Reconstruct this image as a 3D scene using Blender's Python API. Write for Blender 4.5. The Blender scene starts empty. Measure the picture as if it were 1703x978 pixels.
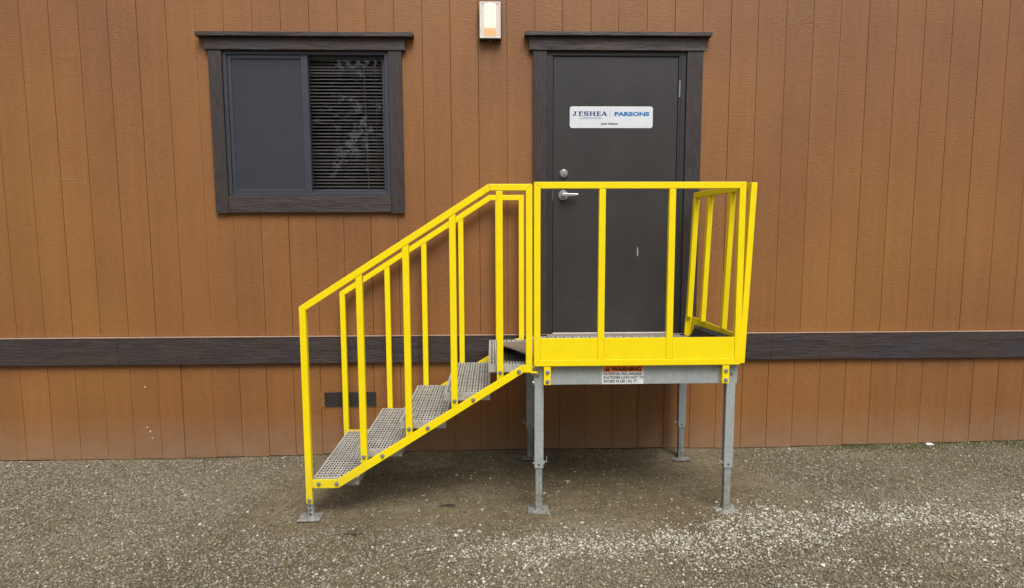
import bpy, bmesh, math, random
import numpy as np
from mathutils import Vector, Matrix
random.seed(7); RNG = np.random.default_rng(11)
S = 0.0254                      # everything below is authored in inches
sc = bpy.context.scene
C = sc.collection

# ------------------------------------------------------------------ camera
cam = bpy.data.cameras.new('camera'); co = bpy.data.objects.new('camera', cam); C.objects.link(co)
R = Vector((0.99954354, -0.03002921, -0.00331057)); U = Vector((0.00657743, 0.10935287, 0.99398123)); F = Vector((0.02948645, 0.99354929, -0.10950047))
m = Matrix(((R.x, U.x, -F.x), (R.y, U.y, -F.y), (R.z, U.z, -F.z))).to_4x4()
m.translation = Vector((-17.762, -194.807, 29.474)) * S
co.matrix_world = m
cam.sensor_width = 36; cam.lens = 1090.99 / 1703 * 36; cam.shift_y = 24.03 / 1703
cam.clip_start = 0.05; cam.clip_end = 2000
sc.camera = co

# ------------------------------------------------------------------ light
SUN_EL, SUN_AZ = math.radians(58), math.radians(167)       # azimuth measured clockwise from +Y: behind the camera, a little to the right
w = bpy.data.worlds.new('World'); sc.world = w; w.use_nodes = True
nt = w.node_tree; bg = nt.nodes['Background']
sky = nt.nodes.new('ShaderNodeTexSky'); sky.sky_type = 'NISHITA'; sky.sun_disc = False
sky.sun_elevation = SUN_EL; sky.sun_rotation = SUN_AZ; sky.air_density = 1.0; sky.dust_density = 3.0; sky.ozone_density = 1.0
hs = nt.nodes.new('ShaderNodeHueSaturation'); hs.inputs['Saturation'].default_value = 0.2
nt.links.new(sky.outputs[0], hs.inputs['Color']); nt.links.new(hs.outputs[0], bg.inputs[0]); bg.inputs[1].default_value = 0.11
sun = bpy.data.lights.new('sun', 'SUN'); so = bpy.data.objects.new('sun', sun); C.objects.link(so)
sun.energy = 1.9; sun.angle = math.radians(32); sun.color = (1.0, 0.965, 0.90)
sd = Vector((math.sin(SUN_AZ) * math.cos(SUN_EL), math.cos(SUN_AZ) * math.cos(SUN_EL), math.sin(SUN_EL)))
so.rotation_euler = sd.to_track_quat('Z', 'Y').to_euler(); so.location = (0, -8, 8)
sc.view_settings.view_transform = 'Standard'; sc.view_settings.look = 'None'; sc.view_settings.gamma = 1
sc.view_settings.exposure = 0.80

# ------------------------------------------------------------------ materials
def srgb(r, g, b):
    f = lambda c: (c / 255 / 12.92) if c / 255 <= .04045 else ((c / 255 + .055) / 1.055) ** 2.4
    return (f(r), f(g), f(b), 1)
class M:
    def __init__(s, name, rough=.6, metal=0, color=(.5, .5, .5, 1), spec=.5):
        s.m = bpy.data.materials.new(name); s.m.use_nodes = True; s.t = s.m.node_tree; s.n = s.t.nodes; s.l = s.t.links
        s.p = s.n['Principled BSDF']; s.p.inputs['Roughness'].default_value = rough; s.p.inputs['Metallic'].default_value = metal
        s.p.inputs['Base Color'].default_value = color; s.p.inputs['Specular IOR Level'].default_value = spec
    def node(s, t, **k):
        n = s.n.new(t)
        for a, b in k.items(): setattr(n, a, b)
        return n
    def link(s, a, b): s.l.new(a, b)
    def pos(s, scale=(1, 1, 1), inches=True):       # world position, in inches
        g = s.node('ShaderNodeNewGeometry'); mp = s.node('ShaderNodeMapping')
        k = 1 / S if inches else 1
        mp.inputs['Scale'].default_value = (scale[0] * k, scale[1] * k, scale[2] * k); s.link(g.outputs['Position'], mp.inputs[0]); return mp.outputs[0]
    def noise(s, vec, scale, detail=3, rough=.5, dist=0):
        n = s.node('ShaderNodeTexNoise'); n.inputs['Scale'].default_value = scale; n.inputs['Detail'].default_value = detail
        n.inputs['Roughness'].default_value = rough; n.inputs['Distortion'].default_value = dist
        s.link(vec, n.inputs['Vector']); return n.outputs['Fac']
    def ramp(s, fac, stops):
        r = s.node('ShaderNodeValToRGB'); e = r.color_ramp.elements
        while len(e) < len(stops): e.new(.5)
        for i, (p, c) in enumerate(stops): e[i].position = p; e[i].color = c if len(c) == 4 else (*c, 1)
        s.link(fac, r.inputs[0]); return r.outputs[0]
    def mix(s, fac, a, b, mode='MIX'):
        n = s.node('ShaderNodeMix', data_type='RGBA', blend_type=mode)
        for v, i in ((fac, n.inputs[0]), (a, n.inputs[6]), (b, n.inputs[7])):
            if hasattr(v, 'is_output'): s.link(v, i)
            else: i.default_value = v
        return n.outputs[2]
    def math(s, op, a, b=0.0, c=None):
        n = s.node('ShaderNodeMath', operation=op)
        for i, v in enumerate((a, b) if c is None else (a, b, c)):
            if hasattr(v, 'is_output'): s.link(v, n.inputs[i])
            else: n.inputs[i].default_value = v
        return n.outputs[0]
    def bump(s, h, strength=.3, dist=.002, prev=None):
        b = s.node('ShaderNodeBump'); b.inputs['Strength'].default_value = strength; b.inputs['Distance'].default_value = dist
        s.link(h, b.inputs['Height'])
        if prev is not None: s.link(prev, b.inputs['Normal'])
        s.link(b.outputs[0], s.p.inputs['Normal']); return b.outputs[0]
    def color(s, c): s.link(c, s.p.inputs['Base Color'])
g4 = lambda v: (v, v, v, 1)

def m_siding():
    a = M('painted rough-sawn siding', rough=.5, spec=.45)
    v = a.pos((.16, .16, 1.0)); fine = a.noise(v, 3.3, 6, .74, .7)
    v2 = a.pos((.42, .42, .16)); grain = a.noise(v2, .55, 2, .5, 0)
    rings = a.math('FRACT', a.math('MULTIPLY', grain, 15.0))
    rings = a.math('ABSOLUTE', a.math('SUBTRACT', rings, .5))
    mask = a.ramp(a.noise(a.pos((1, 1, .45)), .045, 2, .5), [(.5, g4(0)), (.64, g4(1))])
    h = a.math('ADD', fine, a.math('MULTIPLY', a.math('MULTIPLY', rings, mask), .55))
    a.bump(h, .85, .0036)
    big = a.noise(a.pos((1, 1, 1)), .018, 3, .5)
    base = a.ramp(big, [(.34, (.214, .088, .027)), (.5, (.243, .101, .029)), (.66, (.264, .115, .028))])
    oi = a.node('ShaderNodeObjectInfo')
    base = a.mix(1.0, base, a.ramp(oi.outputs['Random'], [(0, g4(.945)), (1, g4(1.035))]), 'MULTIPLY')
    crev = a.ramp(fine, [(.33, g4(.80)), (.48, g4(1.0)), (.68, g4(1.09))])
    base = a.mix(1.0, base, crev, 'MULTIPLY')
    wx = a.ramp(a.noise(a.pos((1, 1, .05)), .45, 3, .6), [(.35, g4(.93)), (.7, g4(1.05))]); base = a.mix(1.0, base, wx, 'MULTIPLY')
    # small pale nicks in the paint, and dust splashed on the lowest courses
    nick = a.ramp(a.noise(a.pos((1, 1, 2.2)), 1.1, 2, .6), [(.765, g4(0)), (.79, g4(.5))])
    base = a.mix(nick, base, (.42, .27, .16, 1))
    g = a.node('ShaderNodeNewGeometry'); sx = a.node('ShaderNodeSeparateXYZ'); a.link(g.outputs['Position'], sx.inputs[0])
    low = a.node('ShaderNodeMapRange'); low.inputs[1].default_value = -36 * S; low.inputs[2].default_value = -23 * S
    low.inputs[3].default_value = .95; low.inputs[4].default_value = 0.0; a.link(sx.outputs[2], low.inputs[0])
    dust = a.math('MULTIPLY', low.outputs[0], a.noise(a.pos(), .16, 4, .65))
    base = a.mix(dust, base, (.27, .19, .13, 1))
    a.color(base); return a.m
def m_trim(name, c1, c2, vert):
    a = M(name, rough=.55)
    v = a.pos((1, 1, .12) if vert else (.10, .1, 1)); n = a.noise(v, 2.4, 5, .68, .8)
    kn = a.math('FRACT', a.math('MULTIPLY', a.noise(a.pos((.9, .9, .25) if vert else (.22, .22, .9)), .35, 2), 14.0))
    h = a.math('ADD', n, a.math('MULTIPLY', kn, .22)); a.bump(h, 1.0, .005)
    col = a.mix(a.ramp(a.noise(a.pos(), .05, 3), [(.4, g4(0)), (.62, g4(1))]), c1, c2)
    col = a.mix(1.0, col, a.ramp(n, [(.32, g4(.6)), (.5, g4(1)), (.72, g4(1.4))]), 'MULTIPLY')
    col = a.mix(a.ramp(a.noise(a.pos(), 1.3, 2, .6), [(.72, g4(0)), (.77, g4(.35))]), col, (.22, .20, .19, 1))
    a.color(col); return a.m
def m_yellow():
    a = M('yellow powder coat', rough=.42, spec=.4)
    n = a.noise(a.pos(), .25, 4, .6)
    col = a.ramp(n, [(.3, (.82, .635, .001)), (.7, (.88, .685, .002))])
    sc_ = a.ramp(a.noise(a.pos(), 1.5, 5, .78), [(.63, g4(0)), (.72, g4(.6))])
    col = a.mix(sc_, col, (.55, .42, .03, 1))
    chip = a.ramp(a.noise(a.pos((1, 1, .6)), 2.6, 3, .7), [(.745, g4(0)), (.765, g4(.9))]); col = a.mix(chip, col, (.16, .13, .07, 1))
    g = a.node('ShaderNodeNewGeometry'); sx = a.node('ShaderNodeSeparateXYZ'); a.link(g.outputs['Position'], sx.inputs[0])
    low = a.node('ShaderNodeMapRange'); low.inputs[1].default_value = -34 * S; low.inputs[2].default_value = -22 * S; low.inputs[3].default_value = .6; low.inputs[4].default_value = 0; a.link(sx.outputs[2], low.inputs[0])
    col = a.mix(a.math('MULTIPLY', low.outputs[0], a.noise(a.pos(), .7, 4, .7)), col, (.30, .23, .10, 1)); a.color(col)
    a.bump(a.noise(a.pos(), 6, 2, .5), .08, .0006); return a.m
def m_galv(name='galvanised steel', c1=(.27, .30, .30), c2=(.42, .45, .44), rough=.45, metal=.35):
    a = M(name, rough=rough, metal=metal)
    vo = a.node('ShaderNodeTexVoronoi'); vo.inputs['Scale'].default_value = 1.6; a.link(a.pos(), vo.inputs['Vector'])
    f = a.math('MULTIPLY_ADD', a.noise(a.pos((1, 1, .4)), .6, 4, .6), .75, a.math('MULTIPLY', vo.outputs['Color'], .25))
    gc = a.ramp(f, [(.36, c1), (.64, c2)])
    g = a.node('ShaderNodeNewGeometry'); sx = a.node('ShaderNodeSeparateXYZ'); a.link(g.outputs['Position'], sx.inputs[0])
    low = a.node('ShaderNodeMapRange'); low.inputs[1].default_value = -37 * S; low.inputs[2].default_value = -28 * S; low.inputs[3].default_value = 1.1; low.inputs[4].default_value = 0; a.link(sx.outputs[2], low.inputs[0])
    mud = a.math('MULTIPLY', low.outputs[0], a.ramp(a.noise(a.pos(), .9, 5, .7), [(.42, g4(0)), (.62, g4(.8))])); gc = a.mix(mud, gc, (.16, .13, .085, 1))
    a.color(gc)
    a.link(a.ramp(f, [(.3, g4(rough + .18)), (.7, g4(rough - .05))]), a.p.inputs['Roughness']); return a.m
def m_tread():
    a = M('dusty perforated steel', rough=.55, metal=.25)
    n = a.noise(a.pos(), .35, 4, .65)
    col = a.ramp(n, [(.32, (.33, .315, .28)), (.5, (.42, .41, .38)), (.72, (.50, .495, .475))])
    ru = a.ramp(a.noise(a.pos(), .22, 3, .6), [(.60, g4(0)), (.74, g4(.6))])
    col = a.mix(ru, col, (.34, .22, .17, 1)); a.color(col); return a.m
def m_flat(name, c, rough=.6, metal=0, var=.12, scale=.8, bump=0):
    a = M(name, rough=rough, metal=metal)
    n = a.noise(a.pos(), scale, 4, .6)
    c = tuple(c[:3]); lo = tuple(x * (1 - var) for x in c); hi = tuple(min(1, x * (1 + var)) for x in c)
    a.color(a.ramp(n, [(.3, lo), (.7, hi)]))
    if bump: a.bump(a.noise(a.pos(), 4, 3, .6), bump, .001)
    return a.m
def m_door():
    a = M('dark painted steel door', rough=.42)
    n = a.noise(a.pos(), .07, 3, .6)
    col = a.ramp(n, [(.35, (.027, .0255, .026)), (.7, (.036, .033, .033))])
    sc_ = a.ramp(a.noise(a.pos((1, 1, .5)), 1.2, 4, .75), [(.60, g4(0)), (.76, g4(.7))])
    loc = a.ramp(a.noise(a.pos(), .06, 2), [(.44, g4(0)), (.58, g4(1))])
    col = a.mix(a.math('MULTIPLY', sc_, loc), col, (.10, .095, .09, 1)); a.color(col)
    a.bump(a.noise(a.pos(), 5, 2), .05, .0008); return a.m
def m_ground():
    a = M('packed dirt with fine gravel', rough=.92, spec=.25)
    v = a.pos()
    big = a.noise(v, .022, 4, .6); mid = a.noise(v, .35, 5, .7); fine = a.noise(v, 2.2, 5, .75)
    base = a.ramp(big, [(.36, (.088, .068, .037)), (.5, (.118, .095, .056)), (.64, (.155, .131, .083))])
    base = a.mix(1.0, base, a.ramp(mid, [(.3, g4(.72)), (.55, g4(1)), (.75, g4(1.25))]), 'MULTIPLY')
    base = a.mix(1.0, base, a.ramp(fine, [(.32, g4(.35)), (.48, g4(1)), (.68, g4(2.0))]), 'MULTIPLY')
    vo = a.node('ShaderNodeTexVoronoi'); vo.inputs['Scale'].default_value = 3.2; a.link(v, vo.inputs['Vector'])
    grit = a.ramp(vo.outputs['Distance'], [(.20, g4(1)), (.32, g4(0))])
    sel = a.ramp(vo.outputs['Color'], [(.55, g4(0)), (.75, g4(1))])
    gm = a.math('MULTIPLY', grit, a.math('MULTIPLY', sel, a.ramp(a.noise(v, .08, 3), [(.35, g4(.2)), (.65, g4(.8))])))
    base = a.mix(gm, base, (.30, .28, .23, 1))
    a.color(base)
    h = a.math('ADD', a.math('MULTIPLY', fine, .6), a.math('ADD', mid, a.math('MULTIPLY', gm, .5)))
    a.bump(h, .9, .006); return a.m
def m_stone(name, stops, rough=.85):
    a = M(name, rough=rough, spec=.3)
    g = a.node('ShaderNodeNewGeometry')
    col = a.ramp(g.outputs['Random Per Island'], stops)
    col = a.mix(1.0, col, a.ramp(a.noise(a.pos(), 4, 3, .7), [(.3, g4(.75)), (.7, g4(1.2))]), 'MULTIPLY'); a.color(col); return a.m
def m_mat(name, c1, c2, sx, sy):
    a = M(name, rough=.95, spec=.1)
    wv = a.noise(a.pos((sx, sy, 1)), 2.0, 3, .7)
    a.color(a.ramp(wv, [(.35, c1), (.65, c2)])); a.bump(wv, .9, .006); return a.m
def m_emit(name, c, s):
    a = M(name, rough=.3); a.p.inputs['Base Color'].default_value = tuple(v * .12 for v in c) + (1,); a.p.inputs['Emission Color'].default_value = (*c, 1)
    a.p.inputs['Emission Strength'].default_value = s; return a.m
def m_glass():
    m_ = bpy.data.materials.new('window glass'); m_.use_nodes = True; n = m_.node_tree.nodes; l = m_.node_tree.links
    for x in list(n):
        if x.type != 'OUTPUT_MATERIAL': n.remove(x)
    o = [x for x in n if x.type == 'OUTPUT_MATERIAL'][0]
    fr = n.new('ShaderNodeFresnel'); fr.inputs[0].default_value = 1.38; tr = n.new('ShaderNodeBsdfTransparent'); tr.inputs[0].default_value = (.90, .90, .92, 1)
    gl = n.new('ShaderNodeBsdfGlossy'); gl.inputs['Roughness'].default_value = .01; mx = n.new('ShaderNodeMixShader')
    l.new(fr.outputs[0], mx.inputs[0]); l.new(tr.outputs[0], mx.inputs[1]); l.new(gl.outputs[0], mx.inputs[2]); l.new(mx.outputs[0], o.inputs[0]); return m_
def m_screen():
    m_ = bpy.data.materials.new('insect screen mesh'); m_.use_nodes = True; n = m_.node_tree.nodes; l = m_.node_tree.links
    p = n['Principled BSDF']; o = [x for x in n if x.type == 'OUTPUT_MATERIAL'][0]
    p.inputs['Base Color'].default_value = (.040, .042, .060, 1); p.inputs['Roughness'].default_value = .7
    g = n.new('ShaderNodeNewGeometry'); mp = n.new('ShaderNodeMapping'); mp.inputs['Scale'].default_value = (1 / S,) * 3; l.new(g.outputs[0], mp.inputs[0])
    nz = n.new('ShaderNodeTexNoise'); nz.inputs['Scale'].default_value = .045; nz.inputs['Detail'].default_value = 1; l.new(mp.outputs[0], nz.inputs['Vector'])
    r = n.new('ShaderNodeValToRGB'); r.color_ramp.elements[0].position = .35; r.color_ramp.elements[0].color = g4(.60); r.color_ramp.elements[1].position = .7; r.color_ramp.elements[1].color = g4(.68)
    l.new(nz.outputs[0], r.inputs[0]); tr = n.new('ShaderNodeBsdfTransparent'); mx = n.new('ShaderNodeMixShader')
    l.new(r.outputs[0], mx.inputs[0]); l.new(tr.outputs[0], mx.inputs[1]); l.new(p.outputs[0], mx.inputs[2]); l.new(mx.outputs[0], o.inputs[0]); return m_

SID = m_siding()
TRIM_H = m_trim('dark painted trim, level grain', (.040, .027, .022, 1), (.033, .024, .029, 1), False)
TRIM_V = m_trim('dark painted trim, upright grain', (.038, .027, .023, 1), (.030, .024, .027, 1), True)
YEL = m_yellow(); GALV = m_galv(c1=(.34, .375, .378), c2=(.43, .465, .465)); GALVD = m_galv('weathered galvanised steel', (.22, .235, .23), (.36, .38, .37), .55, .3)
TREAD = m_tread(); HOLE_SHADE = m_flat('painted hole shade', (.030, .026, .020), .95); BOLT = m_flat('zinc bolt', (.33, .34, .35), .4, .6)  # near-black hole walls paint in the shade inside the perforations
DOOR = m_door(); FRAME = m_flat('dark steel door frame', (.026, .0245, .028), .45)
VINYL = m_flat('slate window frame', (.040, .042, .058), .45, var=.08)
BLACK = m_flat('black metal', (.012, .012, .013), .5)
DARKBACK = m_flat('dark wall sheathing', (.020, .012, .008), .9)
FLASH = m_flat('tan for lit flashing and chips', (.36, .24, .17), .6, var=.2)  # light caught on the flashing's top edge is put into this pale colour
WHITE = m_flat('white painted metal', (.70, .70, .72), .4, var=.04)
SIGNW = m_flat('white sign face', (.64, .67, .73), .35, var=.03)
CHROME = m_flat('satin chrome', (.50, .51, .52), .3, .75, var=.15)
NAVY = m_flat('navy print', (.010, .028, .13), .5, var=.02); BLUE = m_flat('blue print', (.004, .15, .40), .5, var=.02)
GREYP = m_flat('grey print', (.17, .21, .27), .5, var=.02); BLACKP = m_flat('black print', (.012, .012, .012), .5, var=.02)
ORANGE = m_flat('orange print', (.92, .235, .012), .5, var=.1); LABELW = m_flat('white vinyl label', (.66, .68, .68), .4, var=.04)
SLAT = m_flat('grey-brown blind slat', (.62, .565, .53), .5, var=.06); CORD = m_flat('pale blind wand', (.5, .46, .38), .5)
ROOM = m_flat('dim room lining', (.03, .028, .028), .9)
GLASS = m_glass(); SCREEN = m_screen()
COIR = m_mat('brown coir mat', (.10, .078, .052), (.30, .25, .19), 1.2, 3.0); RUB = m_flat('black ribbed rubber', (.012, .013, .014), .7, bump=.3)
RUBG = m_flat('grey rubber border', (.12, .12, .125), .7, var=.3)
ROOFM = m_flat('grey roofing', (.18, .18, .18), .9)
GROUND = m_ground()
ST_GREY = m_stone('grey brown gravel', [(0, (.082, .067, .046)), (.45, (.185, .162, .118)), (.85, (.26, .234, .178)), (.97, (.31, .29, .235)), (1, (.50, .48, .42))])
ST_PALE = m_stone('pale crushed gravel', [(0, (.22, .205, .16)), (.45, (.41, .385, .32)), (.85, (.55, .525, .455)), (1, (.66, .645, .60))])
GRASS = m_flat('moss green', (.085, .10, .028), .9, var=.4, scale=1.5); TWIG = m_flat('dead twig', (.035, .025, .018), .9)
BARK = m_flat('bark', (.06, .05, .04), .9); LEAF = m_flat('leaf', (.045, .07, .025), .7, var=.3)

# ------------------------------------------------------------------ object helpers
WORLD = {}                                            # object -> world origin (inches)
def empty(name, loc, label=None, cat=None, group=None, parent=None):
    o = bpy.data.objects.new(name, None); o.empty_display_size = .1; C.objects.link(o)
    base = Vector((0, 0, 0))
    if parent: o.parent = parent; base = WORLD[parent]
    o.location = (Vector(loc) - base) * S; WORLD[o] = Vector(loc)
    if label: o['label'] = label; o['category'] = cat
    if group: o['group'] = group
    return o
def obj(name, verts, faces, mat, parent=None, bevel=0, smooth=False, mats=None, fm=None, origin=None):
    vs = np.array(verts, float)
    org = Vector(((vs[:, 0].min() + vs[:, 0].max()) / 2, (vs[:, 1].min() + vs[:, 1].max()) / 2, vs[:, 2].min())) if origin is None else Vector(origin)
    me = bpy.data.meshes.new(name); me.from_pydata([tuple(v) for v in (vs - np.array(org)) * S], [], faces)
    me.materials.append(mat)
    for x in (mats or []): me.materials.append(x)
    if fm is not None: me.polygons.foreach_set('material_index', fm)
    if smooth: me.polygons.foreach_set('use_smooth', [True] * len(me.polygons))
    me.update()
    return place(name, me, org, parent, bevel)
def place(name, me, org, parent=None, bevel=0):
    o = bpy.data.objects.new(name, me); C.objects.link(o)
    base = Vector((0, 0, 0))
    if parent: o.parent = parent; base = WORLD[parent]
    o.location = (Vector(org) - base) * S; WORLD[o] = Vector(org)
    if bevel:
        b = o.modifiers.new('bevel', 'BEVEL'); b.width = bevel * S; b.segments = 2; b.limit_method = 'ANGLE'; b.angle_limit = math.radians(35)
    return o
def tag(o, label, cat, group=None, kind=None):
    o['label'] = label; o['category'] = cat
    if group: o['group'] = group
    if kind: o['kind'] = kind
    return o
class G:                                              # geometry gatherer
    def __init__(s): s.v = []; s.f = []; s.m = []
    def add(s, v, f, mi=0):
        k = len(s.v); s.v += [tuple(x) for x in v]; s.f += [tuple(i + k for i in q) for q in f]; s.m += [mi] * len(f); return s
    def box(s, x0, x1, y0, y1, z0, z1, mi=0):
        v = [(x, y, z) for z in (z0, z1) for y in (y0, y1) for x in (x0, x1)]
        return s.add(v, [(0, 2, 3, 1), (4, 5, 7, 6), (0, 1, 5, 4), (2, 6, 7, 3), (0, 4, 6, 2), (1, 3, 7, 5)], mi)
    def prism(s, pts, y0, y1, mi=0, fn=None):         # polygon in x-z, extruded along y ; pts counter-clockwise seen from -y
        n = len(pts); v = [(x, y0, z) for x, z in pts] + [(x, y1, z) for x, z in pts]
        if fn: v = [fn(*p) for p in v]
        f = [tuple(range(n)), tuple(range(2 * n - 1, n - 1, -1))] + [(i, n + i, n + (i + 1) % n, (i + 1) % n) for i in range(n)]
        return s.add(v, f, mi)
    def cyl(s, p, axis, r0, r1, h, n=12, mi=0, cap=True):
        ax = Vector(axis).normalized(); t = Vector((0, 0, 1)) if abs(ax.z) < .9 else Vector((1, 0, 0))
        a = ax.cross(t).normalized(); b = ax.cross(a); p = Vector(p); v = []
        for d, r in ((0, r0), (h, r1)):
            for i in range(n):
                th = 2 * math.pi * i / n; v.append(p + ax * d + (a * math.cos(th) + b * math.sin(th)) * r)
        f = [(i, (i + 1) % n, n + (i + 1) % n, n + i) for i in range(n)]
        if cap: f += [tuple(range(n - 1, -1, -1)), tuple(range(n, 2 * n))]
        return s.add(v, f, mi)
    def build(s, name, mat, parent=None, **k):
        if len(set(s.m)) > 1: k['fm'] = s.m
        return obj(name, s.v, s.f, mat, parent, **k)
def box(name, x0, x1, y0, y1, z0, z1, mat, parent=None, bevel=0, **k):
    return G().box(x0, x1, y0, y1, z0, z1).build(name, mat, parent, bevel=bevel, **k)
_bolt = {}
def bolt(x, y, z, parent, axis=(0, -1, 0), r=.42):
    key = (axis, r)
    if key not in _bolt:
        g = G(); a = Vector(axis)
        g.cyl((0, 0, 0), a, r * 1.05, r * .98, .08, 14); g.cyl(a * .08, a, r * .72, r * .62, .26, 6)
        me = bpy.data.meshes.new('bolt'); me.from_pydata([tuple(Vector(v) * S) for v in g.v], [], g.f); me.materials.append(BOLT); _bolt[key] = me
    return place('bolt', _bolt[key], (x, y, z), parent)
def text(body, size, x, z, y, mat, parent=None, name='lettering', sx=1.0, off=0.0, shear=0, align='LEFT', sp=1.0, depth=.012):
    cu = bpy.data.curves.new(name, 'FONT'); cu.body = body; cu.size = size * S; cu.extrude = depth * S; cu.offset = off * S; cu.shear = shear; cu.align_x = align
    cu.space_character = sp; cu.resolution_u = 3
    t = bpy.data.objects.new(name, cu); C.objects.link(t)
    bpy.context.view_layer.update()
    me = bpy.data.meshes.new_from_object(t.evaluated_get(bpy.context.evaluated_depsgraph_get())); bpy.data.objects.remove(t); bpy.data.curves.remove(cu)
    me.transform(Matrix.Rotation(math.radians(90), 4, 'X') @ Matrix.Diagonal((sx, 1, 1, 1)))
    me.materials.clear(); me.materials.append(mat)
    for p_ in me.polygons: p_.material_index = 0
    return place(name, me, (x, y, z), parent)

# ------------------------------------------------------------------ numeric value noise shared by the ground and the stones
def vnoise(x, y, cell, seed):
    r = np.random.default_rng(seed).random((257, 257)); u = x / cell + 61.3; v = y / cell + 47.7
    i = np.floor(u).astype(int); j = np.floor(v).astype(int); fu = u - i; fv = v - j; fu = fu * fu * (3 - 2 * fu); fv = fv * fv * (3 - 2 * fv)
    i %= 256; j %= 256
    return (r[i, j] * (1 - fu) + r[i + 1, j] * fu) * (1 - fv) + (r[i, j + 1] * (1 - fu) + r[i + 1, j + 1] * fu) * fv
def smooth(a, b, t):
    t = np.clip((t - a) / (b - a), 0, 1); return t * t * (3 - 2 * t)
WX = [-400, -165, -110, -76, -42, -3, 34, 58, 90, 119, 148, 400]; WZ = [-37.3, -37.1, -37.1, -36.5, -35.7, -35.6, -35.7, -36.1, -35.6, -35.2, -34.8, -34.5]
def zg(x, y):
    wz = np.interp(x, WX, WZ); t = smooth(0, 15, -y); z = wz + (-37.35 - wz) * t
    near = (np.abs(x) < 600) & (np.abs(y) < 600)
    n = (vnoise(x, y, 14, 1) - .5) * .5 + (vnoise(x, y, 3.1, 2) - .5) * .28 + (vnoise(x, y, 1.3, 3) - .5) * .16
    n += (vnoise(x, y, 60, 4) - .5) * .5
    return z + n * near * smooth(0, 3, -y + 1.0)

# ------------------------------------------------------------------ ground (one sheet to the horizon)
def axis(a, b, step, far):
    inner = np.arange(a, b + step / 2, step); g = np.array([1.5, 4, 9, 20, 45, 100, 220, 480, 1000, 2200, 5000, far])
    return np.concatenate([a - g[::-1], inner, b + g])
gx = axis(-200, 190, .85, 9000); gy = axis(-130, 3, .85, 9000)
X_, Y_ = np.meshgrid(gx, gy); Z_ = zg(X_.ravel(), Y_.ravel()); nx, ny = len(gx), len(gy)
vv = np.stack([X_.ravel(), Y_.ravel(), Z_], 1) * S
ii = (np.arange(ny - 1)[:, None] * nx + np.arange(nx - 1)[None]).ravel(); ff = np.stack([ii, ii + 1, ii + nx + 1, ii + nx], 1)
def fastmesh(name, v, f, mat, smooth_=False):
    me = bpy.data.meshes.new(name); k = f.shape[1]; me.vertices.add(len(v)); me.vertices.foreach_set('co', v.astype(np.float32).ravel())
    me.loops.add(f.size); me.loops.foreach_set('vertex_index', f.astype(np.int32).ravel())
    me.polygons.add(len(f)); me.polygons.foreach_set('loop_start', (np.arange(len(f)) * k).astype(np.int32))
    if smooth_: me.polygons.foreach_set('use_smooth', np.ones(len(f), bool))
    me.materials.append(mat); me.update(calc_edges=True); me.validate()
    o = bpy.data.objects.new(name, me); C.objects.link(o); return o
gr = fastmesh('ground', vv, ff, GROUND, True); gr['kind'] = 'structure'; gr['label'] = 'packed brown dirt and gravel ground in front of the building'

# ------------------------------------------------------------------ building
B = empty('portable_building', (0, 20, -36), 'brown wood-sided portable office building with dark trim, a window and a door', 'building')
WB = [-21.4 - 7.96 * k for k in range(11)] + [-101 - 8.05 * k for k in range(1, 15)]
WB = sorted(WB) + [-13.2, -5.2, 2.8, 10.9, 18.9, 27.1, 35.2, 43.3, 51.5, 59.4, 67.6, 75.6, 83.5, 91.8, 100.2, 108.4, 116.6, 125.0, 133.4] + [133.4 + 8.1 * k for k in range(1, 9)]
TOPZ = 116.0
def board(x0, x1, z0, z1, yf, face_knots=0):
    gap = random.choice([.05, .08, .10, .12, .15]) / 2
    jit = random.uniform(-.012, .012)
    if z0 < -40: z0 = float(np.interp((x0 + x1) / 2, WX, WZ)) + random.uniform(.1, .32)      # skirt boards stop just above the dirt
    g = G(); g.box(x0 + gap, x1 - gap, yf + jit, .8, z0, z1)
    return g.build('siding_board', SID, B, bevel=.045)
win_x = (WB.index(min(WB, key=lambda q: abs(q + 93.04))), WB.index(min(WB, key=lambda q: abs(q + 45.28))))
WOX0, WOX1 = WB[win_x[0]], WB[win_x[1]]
for i in range(len(WB) - 1):
    x0, x1 = WB[i], WB[i + 1]
    if WOX0 <= x0 < WOX1 - 1: board(x0, x1, .35, 39, 0); board(x0, x1, 84, TOPZ, 0)
    elif -5.3 <= x0 < 43: board(x0, x1, 84, TOPZ, 0)
    else: board(x0, x1, .35, TOPZ, 0)
x = 2.45 - 8.0 * 27
while x < 200:
    if abs(x + 109.55) < 4.3:                                           # the skirt's vertical seam
        board(-110.8, -108.9, -42, -7.6, .38); board(-108.9, x + 8, -42, -7.6, .12)
    elif abs(x + 8 + 109.55) < .1: board(x, -110.8, -42, -7.6, .12)
    else: board(x, x + 8, -42, -7.6, .12)
    x += 8
for o in list(bpy.data.objects):                    # drop the zero-width duplicate made at the seam
    if o.name.startswith('siding_board') and o.dimensions.x < .002: bpy.data.objects.remove(o)
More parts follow.
